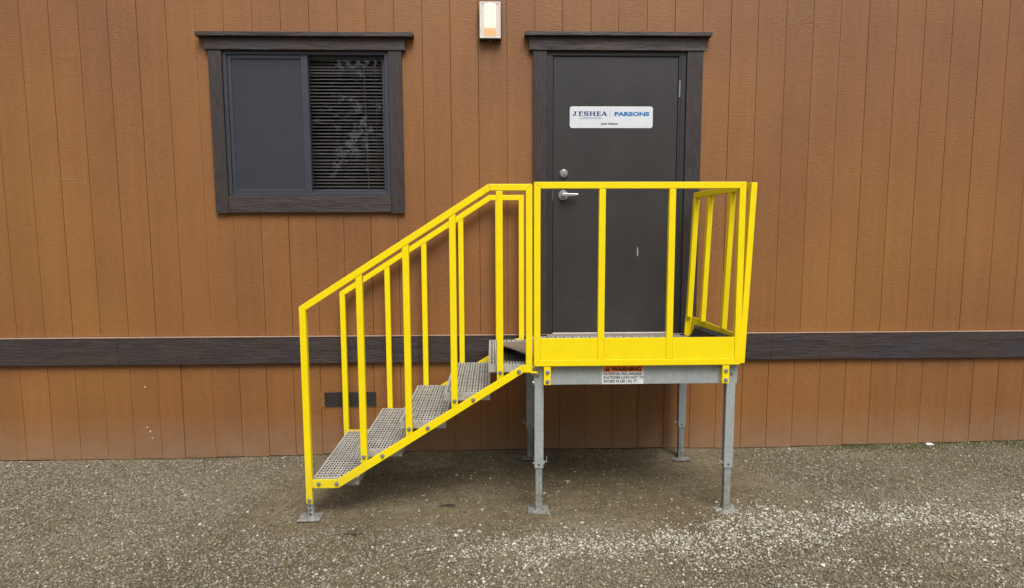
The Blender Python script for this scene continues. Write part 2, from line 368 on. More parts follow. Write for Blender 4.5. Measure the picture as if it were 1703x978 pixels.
# sheathing behind the boards with the two openings left free
g = G(); LX, RX = -214.0, 198.2
g.box(LX, WOX0, .8, 3.5, -42, TOPZ); g.box(WOX1, -5.2, .8, 3.5, -42, TOPZ); g.box(43.3, RX, .8, 3.5, -42, TOPZ)
g.box(WOX0, WOX1, .8, 3.5, -42, 40); g.box(WOX0, WOX1, .8, 3.5, 83.5, TOPZ); g.box(-5.2, 43.3, .8, 3.5, -42, -.3); g.box(-5.2, 43.3, .8, 3.5, 83.5, TOPZ)
g.build('wall', DARKBACK, B)
g = G(); g.box(LX, RX, 3.6, 140, -2, -1); g.box(LX, RX, 3.6, 140, 96, 97); g.box(LX, LX + 1, 3.6, 140, -1, 96); g.box(RX - 1, RX, 3.6, 140, -1, 96); g.box(LX + 1, RX - 1, 139, 140, -1, 96)
g.box(-20, -19, 3.6, 139, -1, 96); g.build('room_lining', ROOM, B)
g = G(); g.box(LX - .5, LX, 0, 141, -42, TOPZ); g.box(RX, RX + .5, 0, 141, -42, TOPZ); g.box(LX, RX, 140.2, 141, -42, TOPZ); g.build('end_wall', SID, B)
box('roof', LX - 3, RX + 3, -1.5, 144, TOPZ, TOPZ + 5, ROOFM, B)
# dark belt board in lengths, with the thin flashing above it
for a, b in ((LX, -128.0), (-127.94, -39.9), (-39.84, 66.6), (66.66, RX)):
    box('belt_board', a, b, -1.15, .3, -7.9, .05, TRIM_H, B, bevel=.08)
box('flashing', LX, RX, -1.3, .1, .07, .26, FLASH, B)
# window trim boards
wt = empty('window', (-70.2, 0, 36.3), parent=B)
G().prism([(-98.3, 81.9), (-42.0, 81.9), (-42.0, 85.3), (-98.3, 85.3)], -1.5, -.02).build('header_board', TRIM_H, wt, bevel=.08)
box('cap_board', -100.2, -39.6, -2.6, -.02, 85.32, 86.5, TRIM_H, wt, bevel=.08)
box('trim_board', -97.4, -93.7, -1.2, -.02, 36.3, 81.88, TRIM_V, wt, bevel=.1)
box('trim_board', -47.0, -43.2, -1.2, -.02, 36.2, 81.88, TRIM_V, wt, bevel=.1)
box('trim_board', -93.65, -47.05, -1.15, -.02, 36.5, 41.2, TRIM_H, wt, bevel=.1)
# vinyl frame, sashes
def rect_frame(name, x0, x1, z0, z1, wd, y0, y1, mat, parent, wl=None, wr=None, wb=None, bevel=.06):
    wl = wl or wd; wr = wr or wd; wb = wb or wd; g = G()
    g.prism([(x0, z0), (x0 + wl, z0 + wb), (x0 + wl, z1 - wd), (x0, z1)], y0, y1); g.prism([(x1, z1), (x1 - wr, z1 - wd), (x1 - wr, z0 + wb), (x1, z0)], y0, y1)
    g.prism([(x0, z1), (x0 + wl, z1 - wd), (x1 - wr, z1 - wd), (x1, z1)], y0, y1); g.prism([(x0, z0), (x1, z0), (x1 - wr, z0 + wb), (x0 + wl, z0 + wb)], y0, y1)
    return g.build(name, mat, parent, bevel=bevel)
rect_frame('frame', -93.6, -47.1, 41.25, 81.85, 1.0, -.55, 2.2, VINYL, wt, wb=.9)
rect_frame('sash', -92.5, -70.9, 42.2, 80.8, 1.0, -.15, .7, VINYL, wt)
rect_frame('sash', -71.6, -48.2, 42.2, 80.8, .9, .85, 1.7, VINYL, wt, wl=1.7)
box('mullion', -71.75, -69.9, -.3, .8, 42.22, 80.78, VINYL, wt, bevel=.06)
def sheet(name, x0, x1, z0, z1, y, mat, parent, th=.12): return box(name, x0, x1, y, y + th, z0, z1, mat, parent)
sheet('screen', -91.6, -71.8, 43.1, 79.9, .1, SCREEN, wt, .02)
sheet('pane', -91.6, -70.5, 43.1, 79.9, 1.2, GLASS, wt); sheet('pane', -70.0, -49.0, 43.0, 80.0, 1.35, GLASS, wt)
# blind behind the glass
bl = empty('window_blind', (-70.5, 3.4, 41), 'grey-brown horizontal mini blind hanging inside the window', 'blind')
box('head_rail', -92.3, -48.3, 2.9, 4.2, 80.1, 81.6, SLAT, bl)
sv = []; sf = []; N = 5                               # one curved slat
for k in range(N + 1):
    t = k / N - .5; a_ = math.radians(31); u = t * 1.0; cz = .07 * (1 - 4 * t * t)
    yy = u * math.cos(a_) - cz * math.sin(a_); zz = u * math.sin(a_) + cz * math.cos(a_)
    for xx in (-21.9, 21.9): sv.append((xx * S, yy * S, zz * S))
for k in range(N): sf.append((2 * k, 2 * k + 1, 2 * k + 3, 2 * k + 2))
sm_ = bpy.data.meshes.new('slat'); sm_.from_pydata(sv, [], sf); sm_.materials.append(SLAT)
z = 79.3; k = 0
while z > 42.6:
    o = place('slat', sm_, (-70.3, 3.6, z + random.uniform(-.04, .04)), bl); o.rotation_euler = (random.uniform(-.08, .08) + (.22 if k < 4 else 0), random.uniform(-.0012, .0012), 0)
    z -= .96 if k > 3 else .85; k += 1
box('bottom_rail', -92.2, -48.4, 3.2, 4.0, 41.6, 42.1, SLAT, bl)
G().cyl((-54.6, 2.75, 79.5), (.015, 0, -1), .13, .13, 37.5, 6).build('wand', CORD, bl)
for xx in (-51.3, -88, -70.5): G().cyl((xx, 3.0, 80.3), (0, 0, -1), .05, .05, 38.3, 5).build('cord', CORD, bl)

# door
dr = empty('door', (18.4, 0, 0), parent=B)
box('header_board', -6.9, 43.7, -1.5, -.02, 82.15, 85.9, TRIM_H, dr, bevel=.08)
box('cap_board', -8.2, 45.3, -2.6, -.02, 85.93, 87.0, TRIM_H, dr, bevel=.08)
box('trim_board', -5.7, -1.75, -1.2, .5, .1, 82.12, TRIM_V, dr, bevel=.1)
box('trim_board', 38.65, 43.25, -1.2, .5, .1, 82.12, TRIM_V, dr, bevel=.1)
g = G(); g.box(-1.7, .02, -.55, 3.0, .05, 82.1); g.box(36.45, 38.6, -.55, 3.0, .05, 82.1); g.box(.05, 36.42, -.55, 3.0, 80.75, 82.1)
g.build('frame', FRAME, dr, bevel=.06)
g = G(); g.box(-.62, -.40, -.72, -.56, 0.1, 81.2); g.box(37.1, 37.32, -.72, -.56, .1, 81.2); g.box(-.38, 37.08, -.72, -.56, 81.0, 81.2); g.build('weather_strip', FRAME, dr)
box('slab', .16, 36.32, -.3, 1.4, .55, 80.62, DOOR, dr, bevel=.07)
box('sweep', .2, 36.3, -.42, -.31, .35, .62, WHITE, dr)
box('threshold', -1.6, 38.5, -1.3, 1.8, -.3, .16, GALV, dr, bevel=.05)
g = G(); g.cyl((3.25, -.3, 47.6), (0, -1, 0), 1.28, 1.2, .35, 28); g.cyl((3.25, -.65, 47.6), (0, -1, 0), 1.12, .95, .4, 28); g.cyl((3.25, -1.05, 47.6), (0, -1, 0), .62, .6, .06, 20); g.build('deadbolt', CHROME, dr, bevel=.03)
box('keyhole', 3.18, 3.32, -1.14, -1.1, 47.0, 47.35, BLACK, dr)
g = G(); g.cyl((3.15, -.3, 41.3), (0, -1, 0), 1.5, 1.38, .4, 30); g.cyl((3.15, -.7, 41.3), (0, -1, 0), .75, .62, 1.5, 20); g.build('rose', CHROME, dr, bevel=.04)
g = G(); g.prism([(2.75, 40.85), (3.4, 40.8), (7.3, 41.15), (7.45, 41.4), (7.35, 41.75), (3.4, 41.85), (2.75, 41.8)], -2.35, -1.75); g.build('lever_handle', CHROME, dr, bevel=.14)
for zz in (69.3, 7.0):
    g = G()
    for k in range(5): g.cyl((36.75, -.62, zz + k * .96), (0, 0, 1), .26, .26, .9, 10)
    g.build('hinge', CHROME if zz > 50 else FRAME, dr)
G().prism([(25.25, 23.5), (25.5, 23.3), (25.6, 24.7), (25.5, 26.0), (25.3, 26.2), (25.2, 25)], -.33, -.305).build('paint_chip', GALVD, dr)
box('strike_edge', .02, .12, -.45, -.2, 39.8, 43.6, CHROME, dr)
# skirt vent: dark recess behind diamond mesh
vt = empty('vent', (-60.8, 0, -21.4), parent=B)
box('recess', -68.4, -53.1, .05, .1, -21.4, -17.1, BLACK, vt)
g = G(); px, pz, t = 1.0, .95, .07
for r_ in range(7):
    for c_ in range(18):
        cx_ = -68.6 + c_ * px * .9 + (.45 if r_ % 2 else 0); cz_ = -21.35 + r_ * .7
        for sx_ in (-1, 1):
            x0, z0, x1, z1 = cx_, cz_ - .35, cx_ + sx_ * .45, cz_ + .35
            if x1 < -68.7 or x1 > -52.9 or z1 > -16.8: continue
            g.prism([(x0 - t, z0), (x0 + t, z0), (x1 + t, z1), (x1 - t, z1)], -.12, .04)
g.build('diamond_mesh', m_flat('dark expanded metal', (.10, .085, .075), .5, .3), vt)
g = G()
for (a, b) in ((-69.6, -68.5), (-53.0, -51.9)):
    g.box(a, b, -.02, .1, -21.6, -17.0)
g.build('side_flange', SID, vt, bevel=.05)
# old flaws in the left-hand boards
for (xx, zz, w_, h_) in ((-140.0, 45.9, 5.6, .10), (-147.4, 46.0, 1.2, .1), (-134.3, 45.0, .14, 1.0), (-121.4, -14.9, .5, .2), (-120.7, -28.6, .42, .42), (-120.2, -30.6, .3, .25), (-121.6, -27.2, .6, .12)):
    G().prism([(xx - w_ / 2, zz), (xx + w_ / 2, zz - h_ * .2), (xx + w_ / 2 - .05, zz + h_), (xx - w_ / 2 + .04, zz + h_ * .8)], -.06, .2).build('paint_chip', FLASH if zz > 0 else WHITE, B)

# wall lamp
lp = empty('wall_lamp', (-18, -2, 84.5), 'lit rectangular wall lamp with a white rim and black body above the railing', 'lamp')
box('back_box', -21.05, -14.75, -1.7, -.05, 84.75, 94.75, BLACK, lp, bevel=.25)
rect_frame('rim', -20.9, -15.0, 85.05, 94.85, .38, -2.5, -1.7, WHITE, lp, bevel=.08)
LENS = m_emit('frosted lamp lens', (.95, .80, .68), .42); TUBE = m_emit('glowing tube cover', (1.0, .91, .70), .58); AMBER = m_emit('amber lamp base', (.95, .56, .26), .50)
box('lens', -20.5, -15.4, -2.15, -1.75, 85.45, 94.45, LENS, lp, bevel=.1)
g = G(); g.prism([(-19.65, 87.9), (-16.35, 87.9), (-16.35, 94.35), (-19.65, 94.35)], -2.7, -2.18); g.build('tube_cover', TUBE, lp, bevel=.3)
G().prism([(-19.95, 85.7), (-16.0, 85.7), (-16.35, 87.4), (-16.65, 87.8), (-19.35, 87.8), (-19.65, 87.4)], -2.75, -2.18).build('lamp_holder', AMBER, lp, bevel=.15)
for xx in (-20.62, -15.35):
    for zz in (87.1, 92.4): G().cyl((xx, -2.5, zz), (0, -1, 0), .12, .1, .08, 8).build('screw', GALVD, lp)
G().cyl((-17.9, -1.2, 84.75), (0, 0, -1), .16, .1, .3, 8).build('drain_screw', CHROME, lp)

# door sign
sg = empty('door_sign', (17, -.35, 60.6), 'white rounded sign with company names in blue on the dark door', 'sign')
def rrect(x0, x1, z0, z1, r, n=5):
    p = []
    for cx_, cz_, a0 in ((x1 - r, z0 + r, -90), (x1 - r, z1 - r, 0), (x0 + r, z1 - r, 90), (x0 + r, z0 + r, 180)):
        for k in range(n + 1):
            a_ = math.radians(a0 + 90 * k / n); p.append((cx_ + r * math.cos(a_), cz_ + r * math.sin(a_)))
    return p
G().prism(rrect(4.95, 29.15, 60.65, 66.75, .7), -.36, -.30).build('panel', WHITE, sg)
G().prism(rrect(5.2, 28.9, 60.9, 66.5, .5), -.372, -.362).build('panel_face', SIGNW, sg)
YT = -.385
g = G(); LT, LB = 65.32, 64.12                      # heavy slab-serif letters, stroke by stroke
def st(a, b, c, d): g.box(a, b, YT - .01, YT + .01, c, d)
st(6.35, 6.75, 64.3, LT); st(6.05, 7.0, 65.18, LT); st(5.85, 6.6, LB, 64.32); st(5.85, 6.1, LB, 64.55); st(7.05, 7.25, LB, 64.32)
st(7.65, 8.05, LB, LT); st(7.4, 8.75, 65.12, LT); st(8.55, 8.75, 64.95, LT); st(8.0, 8.5, 64.66, 64.8); st(7.4, 8.3, LB, 64.25); st(8.6, 8.82, LB, 64.32)
for q in ((9.15, 10.35, 65.1, LT), (9.1, 9.5, 64.68, 65.2), (9.2, 10.3, 64.62, 64.84), (9.95, 10.38, 64.2, 64.75), (9.1, 10.25, LB, 64.34), (9.1, 9.28, LB, 64.5), (10.17, 10.35, 64.95, LT)): st(*q)
for q in ((10.8, 11.2, LB, LT), (11.85, 12.25, LB, LT), (10.6, 11.4, LB, 64.25), (10.6, 11.4, 65.19, LT), (11.65, 12.45, LB, 64.25), (11.65, 12.45, 65.19, LT), (11.2, 11.85, 64.64, 64.8)): st(*q)
for q in ((12.85, 13.25, LB, LT), (12.65, 13.95, 65.14, LT), (12.65, 13.95, LB, 64.3), (13.2, 13.6, 64.64, 64.8), (13.78, 13.95, 64.95, LT), (13.78, 13.95, LB, 64.5), (13.5, 13.62, 64.52, 64.92)): st(*q)
g.prism([(14.2, LB), (14.45, LB), (14.95, 65.1), (14.8, LT)], YT - .01, YT + .01); g.prism([(14.72, LT), (15.25, LB), (15.75, LB), (15.15, LT)], YT - .01, YT + .01)
for q in ((14.05, 14.65, LB, 64.24), (15.1, 15.9, LB, 64.24), (14.5, 15.3, 64.46, 64.58)): st(*q)
g.build('lettering', NAVY, sg)
text('Construction', 1.15, 7.7, 63.2, YT, GREYP, sg, sx=1.02, shear=.45, off=0)
box('divider', 16.55, 16.65, YT - .01, YT + .01, 63.5, 65.6, GREYP, sg)
text('PARSONS', 1.5, 17.9, 64.12, YT, BLUE, sg, sx=1.58, off=.075, sp=1.0)
text('Joint Venture', .84, 14.1, 61.6, YT, BLACKP, sg, sx=1.0, off=.03, sp=1.05)

# ------------------------------------------------------------------ stairs and landing (one bolted assembly)
A = empty('access_stairs', (-12, -23, -37), 'galvanised steel stairs and raised landing with bright yellow guard rails below the door', 'stairs')
T = 1.5
def guard(name, y0): return empty(name, (-35, y0, -27), parent=A)
def stair_guard(yf):
    y0, y1 = yf, yf + T; gd = empty('stair_guard_rail', (-35, yf, -33), parent=A)
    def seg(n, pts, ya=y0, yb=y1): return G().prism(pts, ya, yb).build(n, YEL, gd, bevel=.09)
    # corner points: outer and inner line of the top rail
    s = (41.2 - 13.5) / (-18.6 + 62.2); dz = T * math.sqrt(1 + s * s)
    e = .025
    ol, il = (-62.2, 13.5), (-60.7, 13.5 + 1.5 * s - dz)
    ok, ik = (-18.6, 41.25), (-18.6 + T * .30, 41.25 - T)
    seg('post', [(-62.2, -33.4), (-60.7, -33.4), (il[0], il[1] - e), (ol[0], ol[1] - e)])
    seg('top_rail', [(ol[0], ol[1] + e), (il[0] + e, il[1] + e), (ik[0] - e, ik[1]), (ok[0] - e, ok[1])])
    seg('top_rail', [(ik[0] + e, ik[1]), (-10.05 - e, 39.75), (-8.55 - e, 41.25), (ok[0] + e, ok[1])])
    seg('post', [(-10.05, -.45), (-8.55, -.45), (-8.55, 41.25 - e), (-10.05, 39.75 - e)])
    sl = (-.3 + 27.5) / (-10.7 + 54.8)
    def zt(xx): return -27.5 + sl * (xx + 54.8)
    def zr(xx): return 13.5 + s * (xx + 62.2) - dz
    for xx in (-49.1, -38.35, -27.6, -16.85):
        top0, top1 = zr(xx), zr(xx + T)
        if xx > -18: top0 = top1 = 39.73
        seg('baluster', [(xx, zt(xx) + .03), (xx + T, zt(xx + T) + .03), (xx + T, top1 - .03), (xx, top0 - .03)], y0 + .03, y1 - .1)
    # stringer: level toe, raking run, level head; built as an angle with a lower flange
    kL, kR = -54.8, -10.9; bl_ = -29.65; br_ = -2.3; th = .22
    seg('stringer', [(-60.65, -29.65), (kL + .25, -29.65), (kL, -27.5), (-60.65, -27.5)], y0 - .02, y0 + th)
    seg('stringer', [(kL + .30, -29.65), (kR + .25, br_ - .05), (kR, -.45), (kL + .05, -27.5)], y0 - .02, y0 + th)
    seg('stringer', [(kR + .30, br_), (-8.6, br_), (-8.6, -.48), (kR + .05, -.48)], y0 - .02, y0 + th)
    G().prism([(kL + .3, -29.65), (kR + .25, br_ - .05), (kR + .25, br_ + .17), (kL + .3, -29.43)], y0 + th, y0 + 1.4).build('stringer_flange', YEL, gd)
    box('lug', -9.0, -7.4, y0, y0 + 1.2, -2.45, -2.2, YEL, gd)
    if yf < -20:
        for (bx, bz) in ((-60.0 + .9, -28.6), (-54.9, -28.6)): bolt(bx, y0 - .02, bz, gd, r=.5)
        for k, bx in enumerate((-48.35, -37.6, -26.85, -16.1)):
            bolt(bx, y0 + .03, zt(bx) + 1.35, gd, r=.5); bolt(bx + 4.4, y0 - .02, zt(bx + 4.4) - 1.15, gd, r=.5)
        bolt(-61.45, y0, -32.6, gd, r=.5)
        for k in range(5): bolt(-8.5, y0 + .8 + (k % 2) * 1.2, -1.2 - k * .9, gd, (1, 0, 0), .35)
    # foot
    ft = empty('foot', (-61.4, yf + .8, -37.3), parent=A); zb = -37.15
    g = G(); g.cyl((-61.35, yf + .85, zb), (0, 0, 1), .72, .72, 5.2, 20); g.build('inner_tube', GALV, ft, smooth=False)
    g = G(); g.box(-64.0, -58.9, yf - 1.6, yf + 3.2, zb, zb + .25); g.build('base_plate', GALVD, ft, bevel=.04)
    for k in range(3): G().cyl((-61.35, yf + .14, zb + 1.1 + k * 1.0), (0, -1, 0), .24, .24, .04, 12).build('adjustment_hole', BLACK, ft)
stair_guard(-44.0); stair_guard(-3.75)
# landing front guard
fg = empty('landing_guard_rail', (16, -44, -1), parent=A); y0, y1 = -44.0, -42.5; e = .02
Lx, Rx_, Zt, Zb = -8.2, 40.6, 41.7, -.85
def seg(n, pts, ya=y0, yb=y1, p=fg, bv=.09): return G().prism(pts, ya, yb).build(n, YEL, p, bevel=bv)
seg('top_rail', [(Lx + e, Zt), (Lx + T + e, Zt - T), (Rx_ - T - e, Zt - T), (Rx_ - e, Zt)])
seg('post', [(Lx, Zb + e), (Lx + T, Zb + T + e), (Lx + T, Zt - T - e), (Lx, Zt - e)])
seg('post', [(Rx_ - T, Zb + T + e), (Rx_, Zb + e), (Rx_, Zt - e), (Rx_ - T, Zt - T - e)])
seg('bottom_rail', [(Lx + e, Zb), (Rx_ - e, Zb), (Rx_ - T - e, Zb + T), (Lx + T + e, Zb + T)], y0 - .02, y1)
for xx in (6.75, 22.9): seg('baluster', [(xx, Zb + T + .02), (xx + T, Zb + T + .02), (xx + T, Zt - T - .02), (xx, Zt - T - .02)], y0 + .05, y1 - .1)
xs = (Lx + T + .03, 6.72, 6.78 + T, 22.87, 22.93 + T, Rx_ - T - .03)
for a, b in ((xs[0], xs[1]), (xs[2], xs[3]), (xs[4], xs[5])): seg('toe_board', [(a, Zb + T + .03), (b, Zb + T + .03), (b, 5.75), (a, 5.75)], y0 + .12, y0 + .4, bv=.05)
for xx in (-5.85, 36.45):
    seg('bracket', [(xx, -5.35), (xx + 1.6, -5.35), (xx + 1.6, Zb - .02), (xx, Zb - .02)], y0 + .1, y1 - .05, bv=.07)
    for zz in (-2.3, -4.55): bolt(xx + .85, y0 + .1, zz, fg, r=.5)
# landing side guard, leaning out a little
sgd = empty('landing_guard_rail', (41.5, -23, -1), parent=A)
def lean(xx, yy, zz): return (xx + (zz + 1) * .036 - (yy + 42.5) * .052, yy, zz)
def sbox(n, x0, x1, ya, yb, z0, z1, bv=.09, tw=0): 
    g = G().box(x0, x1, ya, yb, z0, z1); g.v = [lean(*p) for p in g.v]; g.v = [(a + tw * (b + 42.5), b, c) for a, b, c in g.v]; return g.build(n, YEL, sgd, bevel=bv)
sx0, sx1 = 40.85, 42.25; ya_, yb_ = -42.4, -4.6
sbox('post', sx0, sx1, ya_, ya_ + T, Zb, Zt - .02); sbox('post', sx0 - .1, sx1, yb_ - T, yb_, 5.8, Zt - T - .02)
sbox('top_rail', sx0, sx1, ya_ + T + .02, yb_, Zt - T, Zt)
for yy in (-31.0, -16.6): sbox('baluster', sx0 + .05, sx1 - .05, yy, yy + T, 5.8, Zt - T - .02)
sbox('toe_board', sx0 + .1, sx0 + .4, ya_ + T + .02, yb_, Zb + T + .02, 5.75, .05, .050); sbox('bottom_rail', sx0, sx1, ya_ + T + .02, yb_, Zb, Zb + T, .06, .050)
g = G().prism([(38.75, .8), (38.9, .35), (39.3, .1), (40.1, .1), (40.55, .4), (40.75, .9), (41.0, 5.8), (38.95, 5.8)], yb_ - .25, yb_); g.build('toe_return', YEL, sgd, bevel=.05)
for yy in (-40.6, -8): 
    sbox('bracket', sx0 - .05, sx0 + .3, yy, yy + 1.6, -5.4, Zb - .02, .05)
    for zz in (-2.2, -4.6): bolt(41.15, yy + .8, zz, sgd, (1, 0, 0), .42)
# landing frame and deck
lf = empty('landing_frame', (16, -23, -6), parent=A)
def ch(n, *a): return box(n, *a, GALV, lf, bevel=.06)
ch('channel', -5.85, 38.05, -42.45, -42.2, -5.6, -.9); ch('channel_flange', -5.85, 38.05, -42.18, -40.7, -5.6, -5.4)
ch('channel', -5.85, 38.05, -3.2, -2.95, -5.6, -.9); ch('channel', -8.05, -7.85, -40, -5, -5.6, -.9); ch('channel', 40.3, 40.5, -40, -5, -5.6, -.9)
ch('joist', 15.4, 15.7, -42.1, -3.3, -4.4, -1.3); ch('joist', 7.0, 7.3, -42.1, -3.3, -4.4, -1.3); ch('joist', 26, 26.3, -42.1, -3.3, -4.4, -1.3)
for cx0, cx1 in ((-8.15, -5.88), (38.08, 40.55)):
    for yy, yv in ((-42.5, -42.2), (-3.2, -2.9)):
        ch('corner_plate', cx0, cx1, yy, yv, -5.65, -.9)
        bolt((cx0 + cx1) / 2 - .1, yy, -3.2, lf, r=.45)
# perforated planks, shared mesh; x runs across, holes elongated along y
def perf(x0, x1, y0_, y1_, zt_, thick, cx_, cy_, hl, hwA, hwB):
    W, L = x1 - x0, y1_ - y0_; mg = .45; nc = max(1, round((W - 2 * mg) / cx_)); nr = max(1, round((L - 2 * mg) / cy_)); cw, cl = (W - 2 * mg) / nc, (L - 2 * mg) / nr
    g = G(); z1 = zt_
    xsx = [x0] + [x0 + mg + i * cw for i in range(nc + 1)] + [x1]; ysy = [y0_] + [y0_ + mg + j * cl for j in range(nr + 1)] + [y1_]
    idx = {}
    for j, yy in enumerate(ysy):
        for i, xx in enumerate(xsx): idx[i, j] = len(g.v); g.v.append((xx, yy, z1))
    def q(*f): g.f.append(f); g.m.append(0)
    for j in range(len(ysy) - 1):
        for i in range(len(xsx) - 1):
            a, b, c, d = idx[i, j], idx[i + 1, j], idx[i + 1, j + 1], idx[i, j + 1]
            if i in (0, len(xsx) - 2) or j in (0, len(ysy) - 2): q(a, b, c, d); continue
            hw = hwA if i % 2 else hwB; mx, my = (xsx[i] + xsx[i + 1]) / 2, (ysy[j] + ysy[j + 1]) / 2; my += .12 if i % 2 else -.12
            k = len(g.v); h2 = hl / 2; ct = min(hw, .18)
            ring = [(mx - hw + ct, my - h2), (mx + hw - ct, my - h2), (mx + hw, my - h2 + ct), (mx + hw, my + h2 - ct), (mx + hw - ct, my + h2), (mx - hw + ct, my + h2), (mx - hw, my + h2 - ct), (mx - hw, my - h2 + ct)]
            g.v += [(p_, r_, z1) for p_, r_ in ring]; g.v += [(p_, r_, z1 - .55) for p_, r_ in ring]
            q(a, b, k + 1, k); q(b, k + 2, k + 1); q(b, c, k + 3, k + 2); q(c, k + 4, k + 3); q(c, d, k + 5, k + 4); q(d, k + 6, k + 5); q(d, a, k + 7, k + 6); q(a, k, k + 7)
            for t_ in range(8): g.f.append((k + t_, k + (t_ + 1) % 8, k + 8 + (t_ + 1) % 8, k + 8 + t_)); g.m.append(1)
    zb_ = z1 - thick; w_ = .14
    for bx in ((x0, x0 + w_, y0_, y1_), (x1 - w_, x1, y0_, y1_), (x0 + w_, x1 - w_, y0_, y0_ + w_), (x0 + w_, x1 - w_, y1_ - w_, y1_)): g.box(bx[0], bx[1], bx[2], bx[3], zb_, z1 - .004)
    return g
g = perf(0, 10.85, 0, 38.0, 0, 1.75, .70, 1.68, 1.08, .24, .17)
tm = bpy.data.meshes.new('tread'); tm.from_pydata([(a * S, b * S, c * S) for a, b, c in g.v], [], g.f); tm.materials.append(TREAD); tm.materials.append(HOLE_SHADE); tm.polygons.foreach_set('material_index', g.m)
for k, (xx, zz) in enumerate(((-60.9, -27.75), (-50.5, -20.95), (-40.0, -14.15), (-29.35, -7.45), (-18.85, -.75))):
    t_ = place('tread', tm, (xx, -42.25, zz), A)
    box('end_rivet', xx + 2.0, xx + 2.35, -42.33, -42.25, zz - .95, zz - .7, WHITE, t_)
g = perf(0, 48.2, 0, 9.55, 0, 1.2, 1.25, .95, .5, .5, .3)
pm = bpy.data.meshes.new('deck_plank'); pm.from_pydata([(a * S, b * S, c * S) for a, b, c in g.v], [], g.f); pm.materials.append(TREAD); pm.materials.append(HOLE_SHADE); pm.polygons.foreach_set('material_index', g.m)
for k in range(4): place('deck_plank', pm, (-7.9, -42.1 + k * 9.75, .0), A)
# legs
def leg(x0, yc, zj, zbase, pw=5.2, pin=-1):
    lg = empty('leg', (x0 + 1, yc, zbase), parent=A)
    box('outer_tube', x0, x0 + 2.15, yc - 1, yc + 1.05, zj, -5.68, GALV, lg, bevel=.1)
    box('inner_tube', x0 + .27, x0 + 1.87, yc - .78, yc + .82, zbase + .24, zj + 1, GALVD, lg, bevel=.1)
    g = G(); g.box(x0 + 1 - pw / 2, x0 + 1 + pw / 2, yc - pw / 2, yc + pw / 2, zbase, zbase + .24); g.build('base_plate', GALVD, lg, bevel=.04)
    for a in (-1, 1):
        for b in (-1, 1): G().cyl((x0 + 1 + a * pw * .38, yc + b * pw * .38, zbase + .24), (0, 0, 1), .28, .28, .012, 12).build('anchor_hole', BLACK, lg)
    G().cyl((x0 + 1.05, yc - 1.0, zj + .9), (0, -1, 0), .25, .25, .02, 12).build('adjustment_hole', BLACK, lg)
    bolt(x0, yc, zj + 1.0, lg, (-1, 0, 0), .38); bolt(x0 + 2.15, yc, zj + 1.0, lg, (1, 0, 0), .38)
    if pin:
        G().cyl((x0 + 1 + pin * 1.0, yc - .3, zj + 1.5), (pin, 0, 0), .14, .14, .9, 8).cyl((x0 + 1 + pin * 1.95, yc - .3, zj + 1.2), (0, 0, 1), .12, .12, 1.6, 8).build('locking_pin', CHROME, lg)
leg(-7.95, -41.45, -26.1, -36.95, 5.0, 1); leg(38.05, -41.45, -26.6, -37.5, 5.4, -1)
leg(-8.0, -5.3, -27.0, -36.1, 5.0, -1); leg(37.0, -6.0, -27.0, -36.75, 5.3, -1)
# warning label on the front channel
wl = empty('warning_label', (13, -42.5, -5.6), parent=A)
box('label_backing', 8.05, 18.0, -42.52, -42.46, -5.55, -.93, LABELW, wl)
box('label_header', 8.25, 17.85, -42.54, -42.523, -2.58, -1.14, ORANGE, wl)
YL = -42.555
G().prism([(8.65, -2.42), (10.0, -2.42), (9.33, -1.3)], YL - .005, YL + .01).build('warning_triangle', BLACKP, wl)
G().box(9.27, 9.39, YL - .02, YL - .008, -2.08, -1.65).box(9.27, 9.39, YL - .02, YL - .008, -2.3, -2.18).build('exclamation_mark', ORANGE, wl)
text('WARNING', 1.3, 10.35, -2.38, YL, BLACKP, wl, sx=1.12, off=.055)
for k, s_ in enumerate(('POTENTIAL FALL HAZARD.', 'PLATFORM LOAD NOT TO', 'EXCEED 50 LBS / SQ. FT.')):
    text(s_, .88, 8.45, -3.38 - k * .88, YL, BLACKP, wl, sx=(.80, .83, .79)[k], off=.022, sp=1.10)

# ------------------------------------------------------------------ mats
def grid_sheet(name, fn, nu, nv, th, mat, mat2, parent=None):
    top = [fn(i / nu, j / nv) for j in range(nv + 1) for i in range(nu + 1)]; n = len(top)
    v = top + [(a, b + .02, c - th) for a, b, c in top]; f = []; mi = []
    for j in range(nv):
        for i in range(nu):
            a = j * (nu + 1) + i; f.append((a, a + 1, a + nu + 2, a + nu + 1)); mi.append(0); f.append((n + a, n + a + nu + 1, n + a + nu + 2, n + a + 1)); mi.append(1)
    rim = [i for i in range(nu + 1)] + [j * (nu + 1) + nu for j in range(1, nu * 0 + nv + 1)] + [nv * (nu + 1) + i for i in range(nu - 1, -1, -1)] + [j * (nu + 1) for j in range(nv - 1, 0, -1)]
    for k in range(len(rim)):
        a, b = rim[k], rim[(k + 1) % len(rim)]; f.append((a, n + a, n + b, b)); mi.append(1)
    return obj(name, v, f, mat, parent, mats=[mat2], fm=mi, smooth=False)
def coir(u, v):
    x = -16.2 + u * 27; y = -40.2 + v * 31
    lift = 3.3 * (1 - .8 * smooth(0, .34, u)) * (1 - smooth(0, .62, v)) * (1 - smooth(.4, .8, u))
    return (x, y + lift * .1, .15 - .8 * (1 - smooth(.15, .4, u)) * smooth(.3, .9, v) + lift)
tag(grid_sheet('coir_mat', coir, 24, 18, .3, COIR, RUB), 'worn brown mat with a curled-up corner lying over the top stair tread', 'mat')
